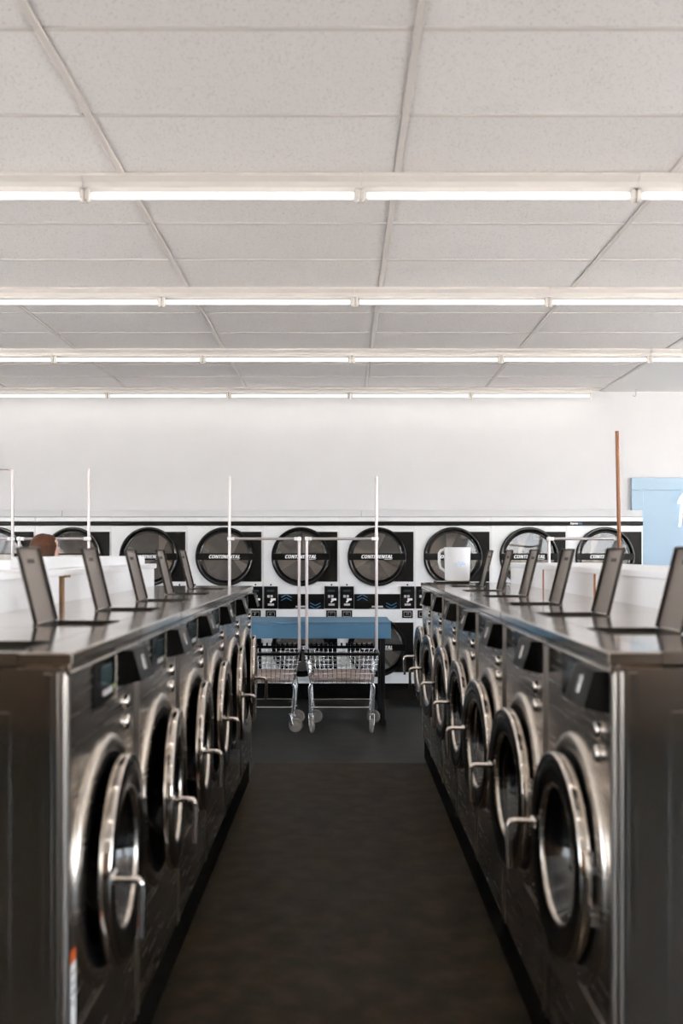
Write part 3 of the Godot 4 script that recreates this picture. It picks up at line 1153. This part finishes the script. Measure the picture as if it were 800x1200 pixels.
# ---------------------------------------------------------------- laundry carts
func carts() -> void:
	# x, depth, tall post side, height of tall post, crossbar height, tall post material, top arm
	make_cart(-0.664, 8.36, -1, 2.15, 0.0, "wire laundry cart with its tall post at the washer side, under the table")
	make_cart(0.001, 8.36, 1, 2.15, 0.0, "wire laundry cart with its tall post beside the exposed table leg")
	make_cart(-2.475, 8.36, 1, 2.21, 0.0, "wire laundry cart just beyond the auburn-haired person")
	var c := make_cart(-3.13, 8.36, 1, 2.205, 0.0, "wire laundry cart whose tall frame is closed by a top bar")
	var g := G.new()
	g.tube([Vector3(0.30, 2.20, 0), Vector3(0.285, 2.217, 0), Vector3(0.26, 2.222, 0), Vector3(-0.26, 2.222, 0), Vector3(-0.285, 2.217, 0), Vector3(-0.30, 2.20, 0), Vector3(-0.30, 1.63, 0)], 0.010, 10)
	put(g, "top_bar", M["post metal"], c)
	var r := make_cart(2.085, 8.36, 0, 1.6, 0.0, "wire laundry cart carrying a rust-brown pole, behind the jug row")
	g = G.new()
	g.tube([Vector3(0.300, 1.42, 0.030), Vector3(0.2875, 2.0, 0.030), Vector3(0.278, 2.545, 0.030)], 0.0165, 10)
	put(g, "rusty_pole", M["rust"], r)


func make_cart(x: float, d: float, tall: int, th: float, turn: float, label: String) -> Node3D:
	var t := thing("laundry_cart", Vector3(x, 0, -d), turn, label, "laundry cart", "wire laundry carts")
	var rim := 0.66
	var bot := 0.415
	var wt := 0.305
	var dt := 0.31
	var wb := 0.262
	var db := 0.265
	var g := G.new()
	var loop := []
	for q in [[1, 1], [-1, 1], [-1, -1], [1, -1]]:
		for k in 5:
			var a: float = k / 4.0 * PI / 2 + atan2(q[1], q[0]) - PI / 4
			loop.append(Vector3(q[0] * (wt - 0.04) + cos(a) * 0.04, rim, q[1] * (dt - 0.04) + sin(a) * 0.04))
	g.tube(loop, 0.0135, 10, true)
	put(g, "rim_bumper", M["black plastic"], t)
	# wires
	g = G.new()
	var lerp_at := func(u: float, v: float) -> Vector3:
		return Vector3.ZERO
	var wr := 0.0032
	for s in [-1.0, 1.0]:
		for k in 15:
			var u := -1.0 + 2.0 * k / 14.0
			g.tube([Vector3(u * (wt - 0.02), rim + 0.022, s * (dt - 0.002)), Vector3(u * (wt - 0.02), rim - 0.02, s * dt), Vector3(u * wb, bot, s * db)], wr, 6)
			g.tube([Vector3(s * (wt - 0.002), rim + 0.022, u * (dt - 0.02)), Vector3(s * wt, rim - 0.02, u * (dt - 0.02)), Vector3(s * wb, bot, u * db)], wr, 6)
	for k in 6:
		var v := k / 5.0
		var hy := lerpf(bot, rim - 0.045, v)
		var hx := lerpf(wb, wt, v)
		var hz := lerpf(db, dt, v)
		g.tube([Vector3(hx, hy, hz), Vector3(-hx, hy, hz), Vector3(-hx, hy, -hz), Vector3(hx, hy, -hz)], wr * (1.5 if k == 0 else 1.0), 6, true)
	for k in 13:
		var u := -1.0 + 2.0 * k / 12.0
		g.rod(Vector3(u * wb, bot, -db), Vector3(u * wb, bot, db), wr, 6)
	for k in 7:
		var u := -1.0 + 2.0 * k / 6.0
		g.rod(Vector3(-wb, bot, u * db), Vector3(wb, bot, u * db), wr, 6)
	put(g, "wire_basket", M["cart chrome"], t)
	g = G.new()
	g.span(-wb + 0.012, bot + 0.008, -db + 0.012, wb - 0.012, bot + 0.060, db - 0.012, 0.015)
	put(g, "basket_pad", M["liner"], t)
	# rubber sleeves along the back rim
	g = G.new()
	for k in 13:
		var u := -1.0 + 2.0 * k / 12.0
		g.rod(Vector3(u * (wt - 0.035), rim + 0.008, -dt), Vector3(u * (wt - 0.035), rim + 0.038, -dt), 0.009, 8)
	put(g, "rim_sleeve", M["black plastic"], t)
	# legs with casters
	var hand := 0
	for sz in [1.0, -1.0]:
		for sx in [-1.0, 1.0]:
			g = G.new()
			g.tube([Vector3(sx * (wb - 0.01), bot, sz * (db - 0.02)), Vector3(sx * (wb + 0.005), bot - 0.03, sz * (db - 0.02)), Vector3(sx * (wb + 0.008), bot - 0.06, sz * (db - 0.025)), Vector3(sx * (wb - 0.008), 0.15, sz * 0.225)], 0.0125, 10)
			var leg := put(g, "leg", M["cart chrome"], t)
			# caster: fork and wheel, each turned its own way
			var yaw: float = [0.22, -0.18, 1.30, 1.25, 1.42, 1.15, 1.30, -0.9][(hand + (3 if x < -0.3 else 0)) % 8]
			hand += 1
			var b := Transform3D(Basis(Vector3.UP, yaw), Vector3(sx * (wb - 0.008), 0, sz * 0.225))
			g = G.new()
			for s in [-1.0, 1.0]:
				g.box(Vector3(s * 0.018, 0.104, 0.014), Vector3(0.004, 0.098, 0.020), 0.001, b * Transform3D(Basis(Vector3.RIGHT, -0.25), Vector3(0, 0, 0)))
			g.box(Vector3(0, 0.148, 0.0), Vector3(0.042, 0.008, 0.040), 0.002, b)
			put(g, "caster_fork", M["cart chrome"], leg)
			g = G.new()
			var wtr := b * Transform3D(Basis(Vector3.UP, PI / 2), Vector3(0, 0.0585, 0.028))
			g.lathe([Vector2(0.0, -0.012), Vector2(0.020, -0.013), Vector2(0.024, -0.009), Vector2(0.044, -0.009), Vector2(0.050, -0.013), Vector2(0.0585, -0.008), Vector2(0.0585, 0.008), Vector2(0.050, 0.013), Vector2(0.044, 0.009), Vector2(0.024, 0.009), Vector2(0.020, 0.013), Vector2(0.0, 0.012)], 28, wtr)
			put(g, "wheel", M["wheel rubber"], leg)
	g = G.new()
	for z in [-0.225, 0.225]:
		g.rod(Vector3(-wb + 0.004, 0.205, z), Vector3(wb - 0.004, 0.205, z), 0.009, 8)
	for s in [-1.0, 1.0]:
		g.rod(Vector3(s * (wb - 0.004), 0.205, -0.225), Vector3(s * (wb - 0.004), 0.205, 0.225), 0.009, 8)
	put(g, "base_frame", M["cart chrome"], t)
	# hanging rack
	var px := 0.30
	for s in [-1.0, 1.0]:
		g = G.new()
		var tp := th if s == tall else 1.612
		g.rod(Vector3(s * px, rim - 0.10, 0), Vector3(s * px, tp, 0), 0.0125, 12)
		if s == tall:
			g.rod(Vector3(s * px, tp, 0), Vector3(s * px, tp + 0.012, 0), 0.009, 10)
		var post := put(g, "rack_post", M["post metal"], t)
		g = G.new()
		g.box(Vector3(s * px, 1.622, 0), Vector3(0.036, 0.036, 0.036), 0.008)
		g.box(Vector3(s * (px - 0.03), 1.622, 0), Vector3(0.030, 0.030, 0.030), 0.006)
		put(g, "corner_joint", M["white print"], post)
		g = G.new()
		g.box(Vector3(s * px, rim - 0.04, 0), Vector3(0.044, 0.10, 0.044), 0.006)
		put(g, "post_clamp", M["black plastic"], post)
	g = G.new()
	g.rod(Vector3(-px + 0.02, 1.622, 0), Vector3(px - 0.02, 1.622, 0), 0.012, 12)
	put(g, "crossbar", M["post metal"], t)
	return t


# ---------------------------------------------------------------- on the walls and ceiling
func wall_things() -> void:
	# white boards that close the wall above the dryers
	var joints := [-7.0, -4.3, -2.852, 0.2, 3.071]
	for k in joints.size() - 1:
		var g := G.new()
		g.span(joints[k] + 0.002, 1.868, -9.99, joints[k + 1] - 0.002, 1.936, -9.906, 0.004)
		structure(g, "trim_%d" % (k + 1), M["wall paint"])
	# blue panel door with moulding
	var p := thing("blue_wall_panel", Vector3(3.76, 0, -9.98), 0.0, "tall pale blue panelled door on the back wall past the dryers", "panel")
	var g := G.new()
	g.span(-0.785, 0.0, -0.015, 0.785, 2.272, 0.010, 0.003)
	put(g, "slab", M["sky blue paint"], p)
	g = G.new()
	for e in [[-0.785, 2.145, 0.785, 2.272], [-0.785, 0.0, -0.665, 2.145], [0.665, 0.0, 0.785, 2.145], [-0.665, 0.0, 0.665, 0.12]]:
		g.span(e[0], e[1], 0.010, e[2], e[3], 0.022, 0.003)
	put(g, "moulding", M["sky blue paint"], p)
	# neon script, its first letter
	var n := thing("neon_sign", Vector3(3.62, 1.74, -9.93), 0.0, "white script neon letter glowing on the pale blue door", "neon sign")
	g = G.new()
	var arc := []
	for k in 15:
		var a := PI * 0.93 - k / 14.0 * PI * 1.45
		arc.append(Vector3(-0.115 + 0.105 * cos(a) + 0.04, 0.245 + 0.085 * sin(a) + (0.05 if k > 3 else 0.0166 * k), 0.0))
	g.tube(arc, 0.010, 10)
	g.tube([Vector3(-0.130, 0.36, 0.0), Vector3(-0.140, 0.26, 0.0), Vector3(-0.152, 0.16, 0.0), Vector3(-0.164, 0.03, 0.0)], 0.010, 10)
	put(g, "neon_tube", M["neon glow"], n)
	g = G.new()
	for y in [0.30, 0.08]:
		g.rod(Vector3(-0.145, y, -0.028), Vector3(-0.145, y, -0.008), 0.006, 8)
	put(g, "standoff", M["white print"], n)
	var o := OmniLight3D.new()
	o.name = "neon_light"
	o.light_energy = 0.003
	o.light_color = Color(0.93, 0.97, 1.0)
	o.light_size = 0.05
	o.omni_range = 20.0
	o.omni_attenuation = 2.0
	o.shadow_enabled = true
	n.add_child(o)
	o.position = Vector3(-0.14, 0.2, 0.05)
	# hook left in the ceiling edge
	g = G.new()
	g.tube([Vector3(0, 0.0, 0), Vector3(0, -0.055, 0), Vector3(-0.006, -0.07, 0), Vector3(-0.02, -0.074, 0), Vector3(-0.028, -0.062, 0)], 0.004, 8)
	var hk := put(g, "ceiling_hook", M["aluminium"], null, Vector3(2.99, CEIL - 0.003, -9.86))
	tag(hk, "small wire hook hanging from the plain ceiling above the blue door", "hook")


func jug() -> void:
	var t := thing("measuring_jug", Vector3(0.822, TOP + 0.0190, -6.90), 0.0, "translucent white plastic jug standing on the last washer of its row", "jug")
	var up := Transform3D(Basis(Vector3.RIGHT, -PI / 2), Vector3.ZERO)
	var g := G.new()
	g.lathe([Vector2(0, 0.004), Vector2(0.085, 0.004), Vector2(0.0875, 0.012), Vector2(0.093, 0.228), Vector2(0.096, 0.233), Vector2(0.0935, 0.236), Vector2(0.090, 0.232), Vector2(0.084, 0.014), Vector2(0.0, 0.010)], 40, up, false, 0.5)
	g.lathe([Vector2(0, 0.0), Vector2(0.082, 0.0), Vector2(0.085, 0.004)], 40, up)
	put(g, "jug_body", M["jug plastic"], t)
	g = G.new()
	g.tube([Vector3(-0.088, 0.222, 0), Vector3(-0.115, 0.214, 0), Vector3(-0.128, 0.195, 0), Vector3(-0.128, 0.13, 0), Vector3(-0.120, 0.09, 0), Vector3(-0.086, 0.066, 0)], 0.0095, 10)
	put(g, "handle", M["jug plastic"], t)
	g = G.new()
	for k in 5:
		var a := -PI / 2 + 0.15 + (k - 2) * 0.16
		var hh: float = [0.018, 0.030, 0.034, 0.026, 0.014][k]
		g.box(Vector3(0, 0.118 + 0.004 * (k % 2), 0.0915), Vector3(0.0145, hh, 0.001), 0.0, Transform3D(Basis(Vector3.UP, a + PI / 2), Vector3.ZERO))
	put(g, "print", M["jug print"], t)


# ---------------------------------------------------------------- person
# Field of tapered capsules joined smoothly, meshed as surface nets. bones: [a, b, ra, rb]; cut: Callable(Vector3) -> float, positive outside
func nets(g: G, bones: Array, cell: float, k: float, cut = null) -> void:
	var lo := Vector3.ONE * 1e9
	var hi := Vector3.ONE * -1e9
	for b in bones:
		var r: float = maxf(b[2], b[3]) + k + 3 * cell
		lo = lo.min((b[0] as Vector3) - Vector3.ONE * r).min((b[1] as Vector3) - Vector3.ONE * r)
		hi = hi.max((b[0] as Vector3) + Vector3.ONE * r).max((b[1] as Vector3) + Vector3.ONE * r)
	var nx := int((hi.x - lo.x) / cell) + 2
	var ny := int((hi.y - lo.y) / cell) + 2
	var nz := int((hi.z - lo.z) / cell) + 2
	var f := PackedFloat32Array()
	f.resize(nx * ny * nz)
	f.fill(1.0)
	for b in bones:
		var a: Vector3 = b[0]
		var e: Vector3 = b[1]
		var ra: float = b[2]
		var rb: float = b[3]
		var r: float = maxf(ra, rb) + k + 2 * cell
		var l := a.min(e) - Vector3.ONE * r - lo
		var h := a.max(e) + Vector3.ONE * r - lo
		var ab := e - a
		var q := ab.length_squared()
		for iz in range(maxi(0, int(l.z / cell)), mini(nz, int(h.z / cell) + 1)):
			for iy in range(maxi(0, int(l.y / cell)), mini(ny, int(h.y / cell) + 1)):
				var row := (iz * ny + iy) * nx
				for ix in range(maxi(0, int(l.x / cell)), mini(nx, int(h.x / cell) + 1)):
					var p := lo + Vector3(ix, iy, iz) * cell
					var u := clampf((p - a).dot(ab) / q, 0.0, 1.0) if q > 1e-9 else 0.0
					var d := p.distance_to(a + ab * u) - lerpf(ra, rb, u)
					var old := f[row + ix]
					var hh := maxf(k - absf(old - d), 0.0) / k
					f[row + ix] = minf(old, d) - hh * hh * k * 0.25
	if cut != null:
		for iz in nz:
			for iy in ny:
				for ix in nx:
					var id := (iz * ny + iy) * nx + ix
					if f[id] < 0.05:
						f[id] = maxf(f[id], cut.call(lo + Vector3(ix, iy, iz) * cell))
	var vid := {}
	var vs := PackedVector3Array()
	var corner := [Vector3i(0, 0, 0), Vector3i(1, 0, 0), Vector3i(0, 1, 0), Vector3i(1, 1, 0), Vector3i(0, 0, 1), Vector3i(1, 0, 1), Vector3i(0, 1, 1), Vector3i(1, 1, 1)]
	var edges := [[0, 1], [2, 3], [4, 5], [6, 7], [0, 2], [1, 3], [4, 6], [5, 7], [0, 4], [1, 5], [2, 6], [3, 7]]
	var offs := PackedInt32Array()
	for c in corner:
		offs.append((c.z * ny + c.y) * nx + c.x)
	for iz in nz - 1:
		for iy in ny - 1:
			for ix in nx - 1:
				var id := (iz * ny + iy) * nx + ix
				var inside := 0
				for o in offs:
					if f[id + o] < 0.0: inside += 1
				if inside == 0 or inside == 8: continue
				var s := Vector3.ZERO
				var cnt := 0
				for e in edges:
					var fa := f[id + offs[e[0]]]
					var fb := f[id + offs[e[1]]]
					if (fa < 0.0) != (fb < 0.0):
						s += Vector3(corner[e[0]]).lerp(Vector3(corner[e[1]]), fa / (fa - fb))
						cnt += 1
				vid[id] = vs.size()
				vs.append(lo + (Vector3(ix, iy, iz) + s / cnt) * cell)
	var ns := PackedVector3Array()
	ns.resize(vs.size())
	for id in vid:
		var gx := 0.0
		var gy := 0.0
		var gz := 0.0
		for q in 8:
			var val := f[id + offs[q]]
			gx += val * (1 if corner[q].x else -1)
			gy += val * (1 if corner[q].y else -1)
			gz += val * (1 if corner[q].z else -1)
		ns[vid[id]] = Vector3(gx, gy, gz).normalized()
	var step := [1, nx, nx * ny]
	for id in vid:
		for ax in 3:
			var other: int = id + step[ax]
			if (f[id] < 0.0) == (f[other] < 0.0): continue
			var u: int = step[(ax + 1) % 3]
			var w: int = step[(ax + 2) % 3]
			if not (vid.has(id - u) and vid.has(id - w) and vid.has(id - u - w)): continue
			var i0: int = vid[id]
			var i1: int = vid[id - u]
			var i2: int = vid[id - u - w]
			var i3: int = vid[id - w]
			g.tri(vs[i0], vs[i1], vs[i2], ns[i0], ns[i1], ns[i2])
			g.tri(vs[i0], vs[i2], vs[i3], ns[i0], ns[i2], ns[i3])


func person() -> void:
	# stands beyond the left partition, turned away; only the back of the head shows
	var t := thing("person", Vector3(-2.315, 0, -7.62), deg_to_rad(124), "person with straight auburn hair standing behind the white partition, turned away", "person")
	var V := func(x: float, y: float, z: float) -> Vector3: return Vector3(x, y, z)
	var body := []
	var top := []
	var legs := []
	var shoes := []
	# trunk
	body.append([Vector3(-0.05, 0.90, 0), Vector3(0.05, 0.90, 0), 0.115, 0.115])
	body.append([Vector3(0, 0.92, 0), Vector3(0, 1.05, 0.0), 0.125, 0.105])
	body.append([Vector3(-0.03, 1.08, 0), Vector3(-0.055, 1.24, 0.005), 0.09, 0.095])
	body.append([Vector3(0.03, 1.08, 0), Vector3(0.055, 1.24, 0.005), 0.09, 0.095])
	body.append([Vector3(-0.14, 1.325, -0.005), Vector3(0.14, 1.325, -0.005), 0.052, 0.052])
	body.append([Vector3(0, 1.32, -0.01), Vector3(0, 1.44, 0.0), 0.062, 0.05])
	for b in body: top.append([b[0], b[1], b[2] + 0.012, b[3] + 0.012])
	top.pop_back()
	for s in [-1.0, 1.0]:
		var arm := [
			[Vector3(s * 0.155, 1.315, -0.005), Vector3(s * 0.195, 1.06, -0.02), 0.050, 0.038],
			[Vector3(s * 0.195, 1.06, -0.02), Vector3(s * 0.205, 0.84, 0.045), 0.037, 0.025]]
		body.append_array(arm)
		top.append([arm[0][0], arm[0][1], 0.062, 0.050])
		top.append([arm[1][0], Vector3(s * 0.203, 0.90, 0.025), 0.049, 0.040])
		var leg := [
			[Vector3(s * 0.085, 0.88, 0), Vector3(s * 0.09, 0.47, 0.01), 0.098, 0.058],
			[Vector3(s * 0.09, 0.47, 0.01), Vector3(s * 0.09, 0.32, -0.015), 0.056, 0.056],
			[Vector3(s * 0.09, 0.32, -0.015), Vector3(s * 0.09, 0.09, -0.02), 0.055, 0.036],
			[Vector3(s * 0.09, 0.055, -0.04), Vector3(s * 0.105, 0.035, 0.12), 0.036, 0.028]]
		body.append_array(leg)
		for k in 3: legs.append([leg[k][0], leg[k][1], leg[k][2] + 0.012, leg[k][3] + 0.018])
		shoes.append([Vector3(s * 0.09, 0.048, -0.05), Vector3(s * 0.105, 0.042, 0.13), 0.047, 0.041])
	legs.append([Vector3(-0.05, 0.90, 0), Vector3(0.05, 0.90, 0), 0.129, 0.129])
	legs.append([Vector3(0, 0.92, 0), Vector3(0, 0.98, 0.0), 0.137, 0.127])
	var g := G.new()
	nets(g, body, 0.014, 0.035)
	# head with face, on its own fine grid
	var head := [
		[Vector3(0, 1.56, -0.022), Vector3(0, 1.558, 0.012), 0.080, 0.078],
		[Vector3(0, 1.515, 0.020), Vector3(0, 1.49, 0.030), 0.064, 0.058],
		[Vector3(-0.022, 1.462, 0.045), Vector3(0.022, 1.462, 0.045), 0.034, 0.034],
		[Vector3(0, 1.44, 0.0), Vector3(0, 1.50, -0.005), 0.050, 0.052]]
	nets(g, head, 0.006, 0.022)
	nets(g, [[Vector3(0, 1.538, 0.084), Vector3(0, 1.508, 0.103), 0.008, 0.0125], [Vector3(-0.011, 1.504, 0.094), Vector3(0.011, 1.504, 0.094), 0.009, 0.009]], 0.004, 0.012)
	for s in [-1.0, 1.0]:
		nets(g, [[Vector3(s * 0.076, 1.535, -0.006), Vector3(s * 0.072, 1.505, 0.002), 0.014, 0.010]], 0.005, 0.01)
		# hand: palm, four fingers of their own lengths, thumb from the side of the palm
		var w := Vector3(s * 0.205, 0.84, 0.045)
		var hand := [[w, w + Vector3(0, -0.05, 0.012), 0.024, 0.025]]
		for q in [-1.0, 1.0]:
			hand.append([w + Vector3(0, -0.03, 0.012 + q * 0.012), w + Vector3(0, -0.085, 0.018 + q * 0.026), 0.018, 0.012])
		for k in 4:
			var z := 0.018 + (1.5 - k) * 0.019
			var ln: float = [0.034, 0.040, 0.037, 0.028][k]
			var a := w + Vector3(0, -0.085, z)
			var b := a + Vector3(-s * 0.006, -ln, 0.004)
			var c := b + Vector3(-s * 0.016, -ln * 0.75, 0.002)
			hand.append([a, b, 0.0088, 0.0082])
			hand.append([b, c, 0.0082, 0.007])
		var th := w + Vector3(-s * 0.006, -0.035, 0.034)
		hand.append([th, th + Vector3(-s * 0.010, -0.035, 0.026), 0.0115, 0.0095])
		hand.append([th + Vector3(-s * 0.010, -0.035, 0.026), th + Vector3(-s * 0.016, -0.064, 0.026), 0.0095, 0.008])
		nets(g, hand, 0.004, 0.006)
	put(g, "body", M["skin"], t)
	g = G.new()
	nets(g, top, 0.014, 0.03, func(p: Vector3) -> float: return maxf(0.86 - p.y, p.y - 1.395))
	put(g, "knit_top", M["knit top"], t)
	g = G.new()
	nets(g, legs, 0.014, 0.03, func(p: Vector3) -> float: return maxf(0.085 - p.y, p.y - 0.985))
	put(g, "trousers", M["denim"], t)
	g = G.new()
	nets(g, shoes, 0.010, 0.02, func(p: Vector3) -> float: return 0.001 - p.y)
	put(g, "shoe", M["shoe canvas"], t)
	# straight hair to the shoulders, parted over the face
	g = G.new()
	var hair := [
		[Vector3(0, 1.560, -0.026), Vector3(0, 1.558, 0.004), 0.0935, 0.0905],
		[Vector3(-0.035, 1.55, -0.035), Vector3(-0.055, 1.37, -0.055), 0.066, 0.042],
		[Vector3(0.035, 1.55, -0.035), Vector3(0.055, 1.37, -0.055), 0.066, 0.042],
		[Vector3(0.066, 1.55, 0.005), Vector3(0.082, 1.37, 0.015), 0.034, 0.026],
		[Vector3(-0.066, 1.55, 0.005), Vector3(-0.082, 1.37, 0.015), 0.034, 0.026],
		[Vector3(0, 1.54, -0.06), Vector3(0, 1.36, -0.075), 0.062, 0.040]]
	nets(g, hair, 0.007, 0.03, func(p: Vector3) -> float: return minf(p.z - 0.035 + maxf(0.0, p.y - 1.585) * -1.2, 0.068 - absf(p.x)) if p.y < 1.63 else -1.0)
	put(g, "hair", M["auburn hair"], t)
	for s in [-1.0, 1.0]:
		g = G.new()
		nets(g, [[Vector3(s * 0.030, 1.54, 0.0765), Vector3(s * 0.030, 1.54, 0.0765001), 0.0105, 0.0105]], 0.004, 0.002)
		put(g, "eye", M["eye white"], t)
		g = G.new()
		nets(g, [[Vector3(s * 0.0305, 1.54, 0.0835), Vector3(s * 0.0305, 1.54, 0.0835001), 0.0052, 0.0052]], 0.002, 0.001)
		put(g, "iris", M["dark slot"], t)
		g = G.new()
		g.tube([Vector3(s * 0.014, 1.558, 0.088), Vector3(s * 0.030, 1.563, 0.086), Vector3(s * 0.046, 1.557, 0.074)], 0.003, 6)
		put(g, "eyebrow", M["auburn hair"], t)
	g = G.new()
	g.tube([Vector3(-0.022, 1.476, 0.074), Vector3(-0.008, 1.479, 0.082), Vector3(0.008, 1.479, 0.082), Vector3(0.022, 1.476, 0.074)], 0.0052, 8)
	put(g, "lips", M["lips"], t)
